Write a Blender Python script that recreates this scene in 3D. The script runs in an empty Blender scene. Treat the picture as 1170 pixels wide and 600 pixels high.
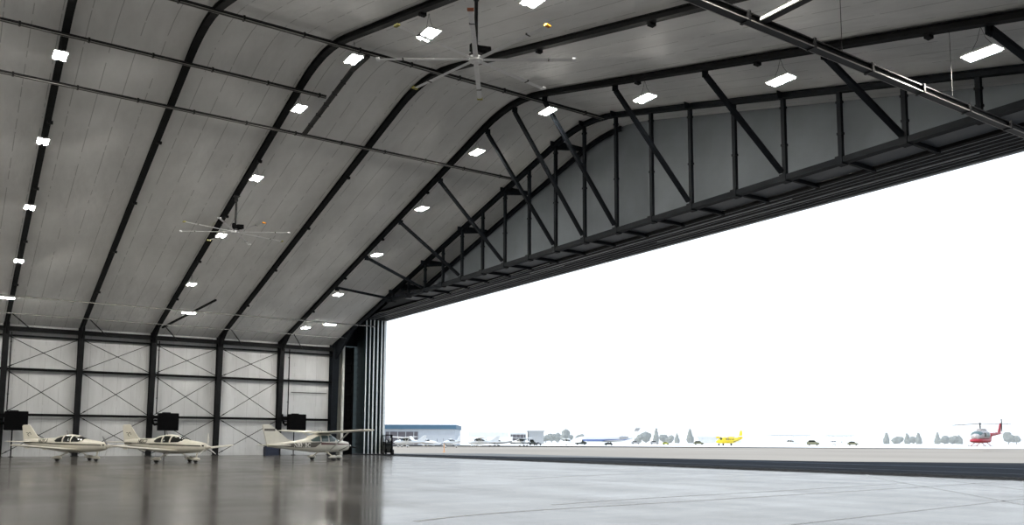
import bpy, bmesh, math, random
from mathutils import Vector, Matrix
R = math.radians
col = bpy.context.scene.collection
rnd = random.Random(7)

# ------------------------------------------------------------------ camera
F_PX, CY, CAMH = 961.175, 403.865, 1.64
YAW, PITCH, ROLL = R(33.713), R(5.914), R(.201)
sa, ca = math.sin(YAW), math.cos(YAW)
FW = Vector((sa*math.cos(PITCH), ca*math.cos(PITCH), math.sin(PITCH)))
RT0 = Vector((ca, -sa, 0)); UP0 = Vector((-sa*math.sin(PITCH), -ca*math.sin(PITCH), math.cos(PITCH)))
RT = RT0*math.cos(ROLL) + UP0*math.sin(ROLL); UP = UP0*math.cos(ROLL) - RT0*math.sin(ROLL)
cd = bpy.data.cameras.new('camera'); cam = bpy.data.objects.new('camera', cd); col.objects.link(cam)
m = Matrix((RT, UP, -FW)).transposed().to_4x4(); m.translation = Vector((0, 0, CAMH)); cam.matrix_world = m
cd.sensor_fit = 'HORIZONTAL'; cd.sensor_width = 36; cd.lens = F_PX/1170*36
cd.shift_y = (CY-300)/1170; cd.clip_start = .1; cd.clip_end = 6000
bpy.context.scene.camera = cam

def ground(x, D):
    """ground point seen in direction of photo column x at forward distance D"""
    t = (x-585)*D/F_PX*.984
    return (sa*D + ca*t, ca*D - sa*t)

# ------------------------------------------------------------------ materials
def mat(name, base, rough=.6, metal=0, var=0, vscale=3, bump=0, bscale=20, emit=None, spec=.5, coat=0):
    M = bpy.data.materials.new(name); M.use_nodes = True
    nt = M.node_tree; b = nt.nodes['Principled BSDF']
    b.inputs['Base Color'].default_value = (*base, 1); b.inputs['Roughness'].default_value = rough
    b.inputs['Metallic'].default_value = metal; b.inputs['Specular IOR Level'].default_value = spec
    b.inputs['Coat Weight'].default_value = coat
    tc = nt.nodes.new('ShaderNodeTexCoord')
    if var:
        n = nt.nodes.new('ShaderNodeTexNoise'); n.inputs['Scale'].default_value = vscale; n.inputs['Detail'].default_value = 5
        nt.links.new(tc.outputs['Object'], n.inputs['Vector'])
        r = nt.nodes.new('ShaderNodeValToRGB'); nt.links.new(n.outputs['Fac'], r.inputs['Fac'])
        r.color_ramp.elements[0].position = .3; r.color_ramp.elements[1].position = .7
        r.color_ramp.elements[0].color = (*[c*(1-var) for c in base], 1)
        r.color_ramp.elements[1].color = (*[min(1, c*(1+var)) for c in base], 1)
        nt.links.new(r.outputs['Color'], b.inputs['Base Color'])
    if bump:
        n = nt.nodes.new('ShaderNodeTexNoise'); n.inputs['Scale'].default_value = bscale
        nt.links.new(tc.outputs['Object'], n.inputs['Vector'])
        bp = nt.nodes.new('ShaderNodeBump'); bp.inputs['Strength'].default_value = bump
        nt.links.new(n.outputs['Fac'], bp.inputs['Height']); nt.links.new(bp.outputs['Normal'], b.inputs['Normal'])
    if emit:
        b.inputs['Emission Color'].default_value = (*emit[0], 1); b.inputs['Emission Strength'].default_value = emit[1]
    return M

def seam_mat(name, base, axis, pitch, width, seam, rough=.5, phase=0, wr=.5, stain=.12, stretch=(1, 1, 1), tint=None):
    """faced insulation blanket: seams every `pitch` metres along one object axis, wrinkles and stains"""
    M = bpy.data.materials.new(name); M.use_nodes = True; nt = M.node_tree; N = nt.nodes; L = nt.links
    b = N['Principled BSDF']; b.inputs['Roughness'].default_value = rough; b.inputs['Specular IOR Level'].default_value = .15
    tc = N.new('ShaderNodeTexCoord'); sp = N.new('ShaderNodeSeparateXYZ'); L.new(tc.outputs['Object'], sp.inputs[0])
    def math_(op, a, c=None):
        n = N.new('ShaderNodeMath'); n.operation = op
        if hasattr(a, 'links') or not isinstance(a, (int, float)): L.new(a, n.inputs[0])
        else: n.inputs[0].default_value = a
        if c is not None:
            if isinstance(c, (int, float)): n.inputs[1].default_value = c
            else: L.new(c, n.inputs[1])
        return n.outputs[0]
    v = math_('ADD', sp.outputs[axis], phase); v = math_('DIVIDE', v, pitch); v = math_('FRACT', v)
    v = math_('SUBTRACT', v, .5); v = math_('ABSOLUTE', v); line = math_('GREATER_THAN', v, .5-width/pitch/2)
    mp = N.new('ShaderNodeMapping'); mp.inputs['Scale'].default_value = stretch; L.new(tc.outputs['Object'], mp.inputs['Vector'])
    n1 = N.new('ShaderNodeTexNoise'); n1.inputs['Scale'].default_value = .9; n1.inputs['Detail'].default_value = 3
    L.new(tc.outputs['Object'], n1.inputs['Vector'])
    brk = math_('GREATER_THAN', n1.outputs['Fac'], .44); line = math_('MULTIPLY', line, brk); line = math_('MULTIPLY', line, seam)
    n2 = N.new('ShaderNodeTexNoise'); n2.inputs['Scale'].default_value = .55; n2.inputs['Detail'].default_value = 6
    n2.inputs['Roughness'].default_value = .6; L.new(mp.outputs[0], n2.inputs['Vector'])
    r = N.new('ShaderNodeValToRGB'); L.new(n2.outputs['Fac'], r.inputs['Fac'])
    r.color_ramp.elements[0].position = .3; r.color_ramp.elements[1].position = .68
    r.color_ramp.elements[0].color = (*[c*(1-stain) for c in (tint or base)], 1); r.color_ramp.elements[1].color = (*[c*(1+stain*.5) for c in base], 1)
    mx = N.new('ShaderNodeMixRGB'); L.new(line, mx.inputs['Fac']); L.new(r.outputs['Color'], mx.inputs['Color1'])
    mx.inputs['Color2'].default_value = (base[0]*.25, base[1]*.25, base[2]*.25, 1); L.new(mx.outputs[0], b.inputs['Base Color'])
    n3 = N.new('ShaderNodeTexNoise'); n3.inputs['Scale'].default_value = 1.6; n3.inputs['Detail'].default_value = 5
    L.new(mp.outputs[0], n3.inputs['Vector'])
    bp = N.new('ShaderNodeBump'); bp.inputs['Strength'].default_value = wr; bp.inputs['Distance'].default_value = .12
    L.new(n3.outputs['Fac'], bp.inputs['Height']); L.new(bp.outputs['Normal'], b.inputs['Normal'])
    return M

M = {}
M['frame'] = mat('charcoal_steel', (.0075, .008, .009), .65, .0, .3, 2, .1, 30, spec=.15)
M['truss'] = mat('blue_black_steel', (.006, .008, .011), .65, .0, .3, 2, .1, 30, spec=.15)
M['ceiling'] = seam_mat('ceiling_blanket', (.77, .775, .775), 0, 1.27, .045, .5, .6, .2, .45, .10, (1, .35, .35), (.74, .74, .74))
M['wall'] = seam_mat('wall_blanket', (.60, .61, .615), 0, 1.27, .05, .25, .5, .4, .8, .16, (.8, 1, .18))
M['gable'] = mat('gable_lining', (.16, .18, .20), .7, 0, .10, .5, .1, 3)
M['soffit'] = mat('soffit_sheet', (.18, .19, .20), .6, 0, .1, 1)
M['alu'] = mat('brushed_aluminium', (.78, .82, .82), .4, .1, .1, 8)
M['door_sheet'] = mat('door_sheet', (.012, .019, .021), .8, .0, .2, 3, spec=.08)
M['track_trim'] = mat('track_edge_trim', (.34, .36, .39), .5, 0, .1, 1)
M['tan'] = mat('tan_sheet', (.16, .155, .13), .7, 0, .12, 2)
M['white_trim'] = mat('off_white_trim', (.80, .79, .74), .5, 0, .05, 3)
M['black'] = mat('black_plastic', (.0025, .0025, .003), .8, 0, .2, 4, spec=.08)
M['rail'] = mat('dark_rail', (.010, .010, .011), .45, .2, .2, 3)
M['rail_glint'] = mat('rail_edge_glint', (.45, .43, .41), .35, .7, .15, 3)  # reflection along the rail edges put into the colour
M['conduit'] = mat('galvanised_conduit', (.6, .6, .58), .25, .85, .1, 8)
M['lamp'] = mat('led_tube', (1, 1, 1), .5, emit=((1, .96, .88), 330))
M['lamp_house'] = mat('lamp_housing', (.7, .7, .68), .4)
M['blade'] = mat('fan_blade_aluminium', (.90, .91, .93), .6, 0, .05, 6)
M['orange'] = mat('orange_tip', (.75, .30, .02), .5, 0, .05, 5)
M['olive'] = mat('olive_tip', (.35, .32, .06), .5, 0, .05, 5)
M['redtip'] = mat('rust_tip', (.32, .09, .03), .5, 0, .05, 5)
M['yellowhub'] = mat('yellow_hub', (.65, .48, .05), .5, 0, .05, 5)
M['cream'] = mat('cream_aircraft_paint', (.70, .67, .58), .28, 0, .04, 3, coat=.3)
M['white'] = mat('white_aircraft_paint', (.80, .80, .78), .3, 0, .03, 3, coat=.3)
M['glass'] = mat('dark_cabin_glass', (.01, .012, .010), .08, 0, .1, 6)
M['glass_grey'] = mat('grey_cabin_glass', (.10, .14, .135), .1, 0, .1, 6)
M['tyre'] = mat('tyre_rubber', (.012, .012, .012), .8, 0, .2, 20)
M['stripe'] = mat('dark_stripe_paint', (.05, .045, .03), .4, 0, .05, 6)
M['maroon'] = mat('maroon_paint', (.12, .04, .035), .35, 0, .05, 6)
M['taupe'] = mat('taupe_paint', (.10, .09, .07), .35, 0, .05, 6)
M['letter'] = mat('pale_lettering', (.75, .73, .68), .4, 0, .02, 6)
M['yellow'] = mat('yellow_aircraft_paint', (.85, .66, .02), .35, 0, .05, 2)
M['red'] = mat('red_aircraft_paint', (.36, .015, .03), .35, 0, .08, 2)
M['heli_grey'] = mat('grey_cabin_paint', (.38, .36, .36), .35, 0, .25, 3)
M['blue'] = mat('blue_aircraft_paint', (.10, .16, .38), .35, 0, .08, 2)
M['fingrey'] = mat('grey_fin_paint', (.33, .33, .34), .4, 0, .08, 2)
M['roofblue'] = mat('blue_roof_fascia', (.065, .135, .20), .6, 0, .06, .4)
M['shedwall'] = mat('pale_shed_wall', (.42, .44, .47), .7, 0, .05, .4)
M['shedwhite'] = mat('white_shed_wall', (.72, .74, .74), .7, 0, .05, .4)
M['shedgrey'] = mat('grey_shed_wall', (.38, .39, .40), .7, 0, .08, .4)
M['shade'] = mat('bay_shade_paint', (.10, .09, .10), .8, 0, .1, 1)
M['leaf'] = mat('dusty_foliage', (.17, .185, .16), .9, 0, .35, .9, .6, 2)
M['bark'] = mat('bark', (.15, .12, .10), .9, 0, .2, 3)
M['dark_vehicle'] = mat('dark_vehicle_paint', (.02, .024, .02), .6, 0, .2, 3)
M['olivecar'] = mat('olive_vehicle_paint', (.16, .16, .10), .5, 0, .2, 3)
M['lime'] = mat('lime_vehicle_paint', (.45, .48, .05), .5, 0, .1, 3)
M['cone'] = mat('orange_marker', (.9, .35, .08), .5, 0, .05, 3)
M['shaded_asphalt'] = mat('shadow_dark_asphalt', (.027, .029, .032), .95, 0, .18, .25, 0, 30, spec=.03)  # paving tone darkened to take in the building's cast shadow
M['line'] = mat('faded_line_paint', (.10, .11, .125), .85, 0, .25, .8, spec=.2)
M['beige'] = mat('beige_taxiway', (.325, .285, .235), .95, 0, .10, .03, .1, 5, spec=.1)
M['ramp'] = mat('white_concrete_ramp', (.80, .78, .72), .95, 0, .04, .02, spec=.1)
M['trackstrip'] = mat('floor_rail_steel', (.085, .09, .10), .8, .0, .2, 2, spec=.2)

def floor_material():
    Mt = bpy.data.materials.new('polished_concrete'); Mt.use_nodes = True; nt = Mt.node_tree; N = nt.nodes; L = nt.links
    b = N['Principled BSDF']; b.inputs['IOR'].default_value = 1.55
    tc = N.new('ShaderNodeTexCoord')
    n = N.new('ShaderNodeTexNoise'); n.inputs['Scale'].default_value = .25; n.inputs['Detail'].default_value = 7; n.inputs['Roughness'].default_value = .6
    L.new(tc.outputs['Object'], n.inputs['Vector'])
    r = N.new('ShaderNodeValToRGB'); L.new(n.outputs['Fac'], r.inputs['Fac'])
    r.color_ramp.elements[0].position = .32; r.color_ramp.elements[1].position = .7
    r.color_ramp.elements[0].color = (.105, .10, .094, 1); r.color_ramp.elements[1].color = (.165, .158, .15, 1)
    # tyre arcs and scuffs: stretched noise and big rings, worn dull
    w = N.new('ShaderNodeTexWave'); w.wave_type = 'RINGS'; w.rings_direction = 'Z'; w.inputs['Scale'].default_value = .035
    w.inputs['Distortion'].default_value = 3; w.inputs['Detail'].default_value = 2; w.inputs['Detail Scale'].default_value = .4
    mp = N.new('ShaderNodeMapping'); mp.inputs['Location'].default_value = (-30, 6, 0); L.new(tc.outputs['Object'], mp.inputs['Vector']); L.new(mp.outputs[0], w.inputs['Vector'])
    wr = N.new('ShaderNodeValToRGB'); L.new(w.outputs['Fac'], wr.inputs['Fac'])
    wr.color_ramp.elements[0].position = .0; wr.color_ramp.elements[1].position = .004
    wr.color_ramp.elements[0].color = (.45, .45, .45, 1); wr.color_ramp.elements[1].color = (1, 1, 1, 1)
    bk = N.new('ShaderNodeTexBrick'); bk.inputs['Scale'].default_value = 1; bk.inputs['Brick Width'].default_value = 6.4; bk.inputs['Row Height'].default_value = 6.4
    bk.offset = 0; bk.inputs['Mortar Size'].default_value = .025; bk.inputs['Mortar Smooth'].default_value = .1
    bk.inputs['Color1'].default_value = bk.inputs['Color2'].default_value = (1, 1, 1, 1); bk.inputs['Mortar'].default_value = (.55, .55, .55, 1)
    L.new(tc.outputs['Object'], bk.inputs['Vector'])
    m1 = N.new('ShaderNodeMixRGB'); m1.blend_type = 'MULTIPLY'; m1.inputs['Fac'].default_value = 1
    L.new(r.outputs[0], m1.inputs['Color1']); L.new(bk.outputs['Color'], m1.inputs['Color2'])
    m2 = N.new('ShaderNodeMixRGB'); m2.blend_type = 'MULTIPLY'; m2.inputs['Fac'].default_value = .7
    L.new(m1.outputs[0], b.inputs['Base Color'])
    # gloss varies with wear: dull streaks reflect less
    n2 = N.new('ShaderNodeTexNoise'); n2.inputs['Scale'].default_value = .35; n2.inputs['Detail'].default_value = 6
    mp2 = N.new('ShaderNodeMapping'); mp2.inputs['Rotation'].default_value = (0, 0, R(25)); mp2.inputs['Scale'].default_value = (1.4, .35, 1)
    L.new(tc.outputs['Object'], mp2.inputs['Vector']); L.new(mp2.outputs[0], n2.inputs['Vector'])
    mr = N.new('ShaderNodeMapRange'); mr.inputs['From Min'].default_value = .3; mr.inputs['From Max'].default_value = .7
    mr.inputs['To Min'].default_value = .11; mr.inputs['To Max'].default_value = .20
    L.new(n2.outputs['Fac'], mr.inputs['Value'])
    rw = N.new('ShaderNodeMapRange'); L.new(wr.outputs[0], rw.inputs['Value']); rw.inputs['From Min'].default_value = .45; rw.inputs['From Max'].default_value = 1
    rw.inputs['To Min'].default_value = 0; rw.inputs['To Max'].default_value = 0
    ad = N.new('ShaderNodeMath'); ad.operation = 'ADD'; L.new(mr.outputs[0], ad.inputs[0]); L.new(rw.outputs[0], ad.inputs[1])
    L.new(ad.outputs[0], b.inputs['Roughness'])
    df = N.new('ShaderNodeBsdfDiffuse'); df.inputs['Color'].default_value = (.06, .055, .05, 1)
    mp3 = N.new('ShaderNodeMapping'); mp3.inputs['Rotation'].default_value = (0, 0, R(12)); mp3.inputs['Scale'].default_value = (.5, 1.1, 1)
    n3 = N.new('ShaderNodeTexNoise'); n3.inputs['Scale'].default_value = .28; n3.inputs['Detail'].default_value = 8; n3.inputs['Roughness'].default_value = .65
    L.new(tc.outputs['Object'], mp3.inputs['Vector']); L.new(mp3.outputs[0], n3.inputs['Vector'])
    fr = N.new('ShaderNodeMapRange'); fr.inputs['From Min'].default_value = .3; fr.inputs['From Max'].default_value = .7
    fr.inputs['To Min'].default_value = .17; fr.inputs['To Max'].default_value = .38; L.new(n3.outputs['Fac'], fr.inputs['Value'])
    ms = N.new('ShaderNodeMixShader'); L.new(fr.outputs[0], ms.inputs[0]); L.new(b.outputs[0], ms.inputs[1]); L.new(df.outputs[0], ms.inputs[2])
    L.new(ms.outputs[0], N['Material Output'].inputs['Surface'])
    return Mt
M['floor'] = floor_material()

# ------------------------------------------------------------------ mesh helpers
class MB:
    def __init__(s): s.bm = bmesh.new()
    def box(s, c, d, mtx=None):
        r = bmesh.ops.create_cube(s.bm, size=1)['verts']
        for v in r:
            v.co = Vector((v.co.x*d[0], v.co.y*d[1], v.co.z*d[2]))
            if mtx: v.co = mtx @ v.co
            v.co += Vector(c)
        return s
    def bar(s, a, b, w, h=None, up=Vector((0, 0, 1))):
        a, b = Vector(a), Vector(b); h = h or w; z = (b-a).normalized()
        if abs(z.dot(up)) > .99: up = Vector((1, 0, 0))
        x = z.cross(up).normalized(); y = x.cross(z)
        vs = []
        for p in (a, b):
            for i, j in ((-1, -1), (1, -1), (1, 1), (-1, 1)): vs.append(s.bm.verts.new(p + x*i*w/2 + y*j*h/2))
        for f in ((3, 2, 1, 0), (4, 5, 6, 7), (0, 1, 5, 4), (1, 2, 6, 5), (2, 3, 7, 6), (3, 0, 4, 7)): s.bm.faces.new([vs[i] for i in f])
        return s
    def tube(s, pts, r, n=8, caps=True):
        pts = [Vector(p) for p in pts]; rs = r if isinstance(r, (list, tuple)) else [r]*len(pts); rings = []
        for i, p in enumerate(pts):
            t = (pts[min(i+1, len(pts)-1)] - pts[max(i-1, 0)]).normalized()
            u = Vector((0, 0, 1)) if abs(t.z) < .95 else Vector((1, 0, 0))
            x = t.cross(u).normalized(); y = x.cross(t)
            rings.append([s.bm.verts.new(p + (x*math.cos(2*math.pi*k/n) + y*math.sin(2*math.pi*k/n))*rs[i]) for k in range(n)])
        s.skin(rings, caps); return s
    def skin(s, rings, caps=True):
        n = len(rings[0])
        for a, b in zip(rings, rings[1:]):
            for k in range(n): s.bm.faces.new((a[k], a[(k+1) % n], b[(k+1) % n], b[k]))
        if caps: s.bm.faces.new(rings[0][::-1]); s.bm.faces.new(rings[-1])
    def loft(s, rings, caps=True):
        s.skin([[s.bm.verts.new(p) for p in r] for r in rings], caps); return s
    def prism(s, poly, axis, a, b):
        """polygon of 2-D points extruded from a to b along axis 0/1/2"""
        def P(q, t):
            l = [q[0], q[1]]; l.insert(axis, t); return Vector(l)
        A = [s.bm.verts.new(P(q, a)) for q in poly]; B = [s.bm.verts.new(P(q, b)) for q in poly]
        n = len(poly); s.bm.faces.new(A); s.bm.faces.new(B[::-1])
        for k in range(n): s.bm.faces.new((A[k], B[k], B[(k+1) % n], A[(k+1) % n]))
        return s
    def ball(s, c, r, sub=2, sc=(1, 1, 1), jit=0):
        for v in bmesh.ops.create_icosphere(s.bm, subdivisions=sub, radius=r)['verts']:
            k = 1 + (rnd.random()-.5)*jit
            v.co = Vector((v.co.x*sc[0]*k, v.co.y*sc[1]*k, v.co.z*sc[2]*k)) + Vector(c)
        return s
    def build(s, name, m, parent=None, smooth=False):
        bmesh.ops.recalc_face_normals(s.bm, faces=s.bm.faces)
        me = bpy.data.meshes.new(name); s.bm.to_mesh(me); s.bm.free(); me.materials.append(m)
        if smooth:
            for p in me.polygons: p.use_smooth = True
        o = bpy.data.objects.new(name, me); col.objects.link(o)
        if parent: o.parent = parent
        return o

def tag(o, label=None, cat=None, group=None, kind=None):
    for k, v in (('label', label), ('category', cat), ('group', group), ('kind', kind)):
        if v: o[k] = v
    return o
def empty(name, loc=(0, 0, 0), rz=0, label=None, cat=None, group=None):
    o = bpy.data.objects.new(name, None); col.objects.link(o); o.location = loc; o.rotation_euler = (0, 0, rz)
    o.empty_display_size = .3
    return tag(o, label, cat, group)
def kids(o): return [c for c in bpy.data.objects if c.parent == o]
def copy_tree(o, parent=None):
    c = o.copy(); col.objects.link(c); c.parent = parent
    for k in kids(o): copy_tree(k, c)
    return c
def struct(o): o['kind'] = 'structure'; return o

# ------------------------------------------------------------------ building profile
Y0, Z0, SF, SN, WY, NY = 44.44, 23.88, .262, .252, 90., -1.2
RAD = 3.4
def und(y):
    d = y-Y0; s = SF if d > 0 else SN
    if abs(d) < RAD: return Z0 - s*(d*d/(2*RAD) + RAD/2)
    return Z0 - s*abs(d)
def ys(a, b):
    L = [a] + [y for y in (Y0-RAD, Y0-2.4, Y0-1.2, Y0, Y0+1.2, Y0+2.4, Y0+RAD) if a < y < b] + [b]
    return L
XF = dict(A=3.9, B=10.1, C=16.6, D=23.07, E=29.59, F=35.65)
XB, XG = -22.0, 38.45
DEP = .30                                   # rib depth
NODES = [Y0 + 3.345*k for k in range(-12, 10)]

# setting ---------------------------------------------------------
b = MB(); Y = ys(NY-.5, WY+.5)
b.prism([(y, und(y)+DEP+.08) for y in Y] + [(y, und(y)+DEP+.35) for y in reversed(Y)], 0, XB, 35.9)
Y76 = ys(12.6, 76); b.prism([(y, und(y)+DEP+.08) for y in Y76] + [(y, und(y)+DEP+.35) for y in reversed(Y76)], 0, 35.9, XG+.1)
struct(b.build('ceiling', M['ceiling']))
b = MB(); b.box((37.1, 5.4, 15.62), (2.5, 14.2, .10)); b.box((37.2, NY-.45, 14.1), (3.1, .1, 3.1)); b.box((36.0, 5.8, 15.0), (.1, 13.6, 1.4)); struct(b.build('trim_10', M['truss']))
b = MB(); b.box(((XB+39.3)/2, (NY+WY+.6)/2, -.1), (39.3-XB, WY-NY+.6, .2)); struct(b.build('floor', M['floor']))
b = MB(); b.box(((XB+35.9)/2, WY+.25, 6.12), (35.9-XB, .2, 12.24)); struct(b.build('wall_left', M['wall']))
b = MB(); b.box(((XB+XG)/2, NY-.25, 6.36), (XG-XB, .2, 12.72)); struct(b.build('wall_right', M['wall']))
b = MB(); b.prism([(NY-.5, 0), (WY+.5, 0)] + [(y, und(y)+DEP+.1) for y in reversed(Y)], 0, XB-.2, XB)
struct(b.build('wall_back', M['wall']))
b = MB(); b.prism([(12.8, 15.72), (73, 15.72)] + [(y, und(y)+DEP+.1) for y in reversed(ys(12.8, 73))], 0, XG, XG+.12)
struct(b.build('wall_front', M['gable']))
b = MB(); b.box((36.38, WY+.2, 6.2), (.92, .12, 12.4)); struct(b.build('trim_1', M['tan']))
b = MB(); b.box((36.98, WY+.05, 6.2), (.26, .26, 12.4)); struct(b.build('trim_2', M['white_trim']))
b = MB(); b.box(((35.9+38.1)/2, 43.3, 15.52), (38.1-35.9, 61.4, .05)); struct(b.build('trim_3', M['soffit']))
b = MB(); b.box((39.96, 50, 15.74), (2.8, 102, .04)); b.box((41.42, 50, 15.95), (.12, 102, 1.28)); b.box((39.96, 50, 16.6), (2.8, 102, .06))
struct(b.build('trim_4', M['soffit']))
b = MB(); b.box((41.30, 50, 15.36), (.16, 102, .10)); struct(b.build('trim_5', mat('header_lip', (.3, .32, .34), .45, .3, .1, 1)))

# frames ----------------------------------------------------------
def ibeam_path(mb, pts, X, depth, fw, ft=.035, wt=.02):
    """I-section swept along (y,z) points of its inner flange; depth measured upward/outward along normals"""
    n = len(pts)
    def nrm(i):
        a = Vector(pts[max(i-1, 0)]); c = Vector(pts[min(i+1, n-1)]); t = (c-a).normalized(); return Vector((-t.y, t.x))
    for lo, hi, w in ((0, ft, fw), (ft, depth-ft, wt), (depth-ft, depth, fw)):
        rings = []
        for i in range(n):
            p = Vector(pts[i]); N = nrm(i)
            a = p+N*lo; c = p+N*hi
            rings.append([Vector((X-w/2, a.x, a.y)), Vector((X+w/2, a.x, a.y)), Vector((X+w/2, c.x, c.y)), Vector((X-w/2, c.x, c.y))])
        mb.loft(rings)
def column(mb, X, y_in, sgn, ztop, fw=.48, d0=.55, d1=1.0):
    """tapered I column; inner flange nearer the hall, outer flange at y_in"""
    ft = .04
    yo = y_in; a0 = yo - sgn*d0; a1 = yo - sgn*d1
    def quad(ya0, yb0, ya1, yb1, w):
        mb.loft([[Vector((X-w/2, ya0, 0)), Vector((X+w/2, ya0, 0)), Vector((X+w/2, yb0, 0)), Vector((X-w/2, yb0, 0))],
                 [Vector((X-w/2, ya1, ztop)), Vector((X+w/2, ya1, ztop)), Vector((X+w/2, yb1, ztop)), Vector((X-w/2, yb1, ztop))]])
    quad(yo, yo-sgn*ft, yo, yo-sgn*ft, fw); quad(a0, a0+sgn*ft, a1, a1+sgn*ft, fw); quad(yo-sgn*ft, a0+sgn*ft, yo-sgn*ft, a1+sgn*ft, .03)
    mb.box((X, yo-sgn*d0/2, .02), (fw+.15, d0+.2, .04))
def rib_pts(a=NY+.3, c=WY-.3):
    pts = []; Ls = ys(a, c)
    return [(y, und(y)) for y in Ls]
ordn = ['first', 'second', 'third', 'fourth', 'fifth', 'sixth', 'seventh', 'eighth', 'ninth', 'tenth', 'eleventh', 'twelfth', 'thirteenth', 'fourteenth', 'fifteenth', 'sixteenth', 'seventeenth', 'eighteenth']
for i, k in enumerate('ABCDE'):
    X = XF[k]
    t = empty('portal_frame', (X, WY, 0), 0, f'black steel arch frame with tapered column, {ordn[i]} from the left edge of the photo', 'steel frame', 'arched steel frames across the hangar')
    def place(o):
        o.location = (0, -WY, 0); o.parent = t
    b = MB(); ibeam_path(b, rib_pts(), 0, DEP, .36); place(b.build('rafter', M['frame']))
    b = MB(); column(b, 0, WY, 1, 12.3); place(b.build('column', M['frame']))
    b = MB(); column(b, 0, NY, -1, 12.6); place(b.build('column', M['frame']))
    # haunch gusset at the eave
    b = MB(); b.prism([(WY-.95, 11.2), (WY-.95, und(WY-.95)+.05), (WY-3.6, und(WY-3.6)+.05)], 0, -.06, .06); b.box((0, WY-1.9, 11.75), (.34, .05, .05))
    place(b.build('haunch', M['frame']))
    for y in [Y0+dy for dy in (-36, -28, -20, -12, 12, 20, 28, 36)]:
        b = MB(); b.box((.12, y, und(y)-.05), (.30, .22, .16)); place(b.build('bolted_clip', M['frame']))

# end truss
t = empty('end_truss', (XF['F'], WY, 0), 0, 'deep blue-black steel truss spanning above the hangar door opening', 'truss')
def pl(o, par=t):
    o.location = (0, -WY, 0); o.parent = par; return o
b = MB(); ibeam_path(b, rib_pts(), 0, DEP, .36); pl(b.build('top_chord', M['truss']))
b = MB(); b.box((0, (11.6+75.5)/2, 15.33), (.42, 75.5-11.6, .30)); pl(b.build('bottom_chord', M['truss']))
b = MB(); column(b, 0, WY, 1, 12.3, .75, .8, 1.2); pl(b.build('column', M['truss']))
b = MB(); column(b, 0, NY, -1, 12.6, .6, .7, 1.1); pl(b.build('column', M['truss']))
for y in NODES:
    if y < 13: continue
    b = MB(); b.box((0, y, (und(y)+15.4)/2), (.20, .22, und(y)-15.4)); b.box((0, y, 15.33), (.5, .4, .42))
    b.box((0, y, (und(y)+15.4)/2-.4), (.26, .28, .12)); b.box((0, y, und(y)-.5), (.26, .28, .12))
    pl(b.build('web_post', M['truss']))
b = MB(); b.prism([(WY-1.1, 10.6), (WY-1.1, und(WY-1.1)+.05), (WY-6, und(WY-6)+.05)], 0, -.12, .12); pl(b.build('haunch', M['truss']))

# braces from the last arch down to the truss chord
br = [(-9, ''), (-7, ''), (-5, ''), (-3, ''), (-1, ''), (0, ''), (1, ''), (3, ''), (5, ''), (7, ''), (9, '')]
for i, (k, _) in enumerate(br):
    y = Y0+3.345*k
    t = empty('diagonal_brace', (XF['E'], y, und(y)), 0, f'dark diagonal brace from last arch down to door truss, {ordn[i]} counted from the right', 'brace', 'diagonal braces between last arch and truss')
    dz = 15.42-und(y); dx = XF['F']-XF['E']
    L = math.hypot(dz, dx); ux, uz = dx/L, dz/L
    b = MB(); b.bar((ux*.35, 0, uz*.35), (dx-ux*.35, 0, dz-uz*.35), .20, .24, Vector((0, 1, 0))); b.build('strut', M['truss'], t)
    b = MB(); b.box((.22, 0, -.12), (.40, .05, .42)); b.build('gusset_plate', M['truss'], t)
    b = MB(); b.box((dx-.26, 0, .16), (.42, .05, .36)); b.build('gusset_plate', M['truss'], t)

# gable rafter and its outriggers
XR = 38.2
t = empty('gable_rafter', (XR, 73.5, 15.6), 0, 'thin dark rafter against the grey gable wall beyond the truss', 'rafter')
b = MB(); Yg = ys(43.5, 74.4); ibeam_path(b, [(y-73.5, und(y)-.02-15.6) for y in Yg], 0, .34, .2, .03); b.build('beam', M['truss'], t)
for i, k in enumerate((1, 3, 5, 7, 8.6)):
    y = Y0+3.345*k
    b = MB(); z = und(y)+.12
    b.prism([(XF['F']+.22, z+.38), (XR-.12, z+.38), (XR-.12, z+.05), (XF['F']+.22, z-.30)], 1, y-.13, y+.13)
    tag(b.build('outrigger_beam', M['truss']), f'short thick black outrigger from truss top chord to gable, {ordn[i]} below the ridge', 'beam', 'outriggers at the left end of the truss')
for i, y in enumerate([y for y in NODES if 10 < y < 74]):
    b = MB(); b.box(((XF['F']+.22+38.35)/2, y+.0, 15.38), (38.35-XF['F']-.22, .16, .2)); b.box((38.25, y, 15.38), (.2, .24, .22))
    tag(b.build('soffit_stub', M['truss']), f'short dark cross stub under the soffit beside the truss chord, {ordn[i]} from the right' if i < 18 else 'short dark cross stub under the soffit at the far end', 'stub', 'stubs between truss chord and door tracks')

# door tracks overhead, floor rails, parked leaves
TX = [38.3+.48*k for k in range(7)]
for i, x in enumerate(TX):
    t = empty('door_track', (x, 50, 15.5), 0, f'long dark overhead door track, {ordn[i]} from the hangar side of the header', 'track', 'overhead door tracks')
    b = MB(); b.box((-.10, 0, .02), (.03, 101, .36)); b.box((.10, 0, .02), (.03, 101, .36)); b.box((0, 0, .18), (.2, 101, .03)); b.build('channel', M['rail'], t)
    b = MB(); b.box((.24, 0, -.12), (.07, 101, .04)); b.build('light_trim', M['track_trim'], t)
    if i in (2, 4):
        b = MB(); y0, y1 = ((-20, 6), (-30, -8))[i == 4]
        b.box((-.125, (y0+y1)/2, -.13), (.03, y1-y0, .06)); b.build('seal_strip', M['alu'], t)
    if i in (0, 3):
        b = MB(); b.box((-.125, 20, -.13), (.03, 36, .04)); b.build('seal_strip', M['alu'], t)
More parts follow.
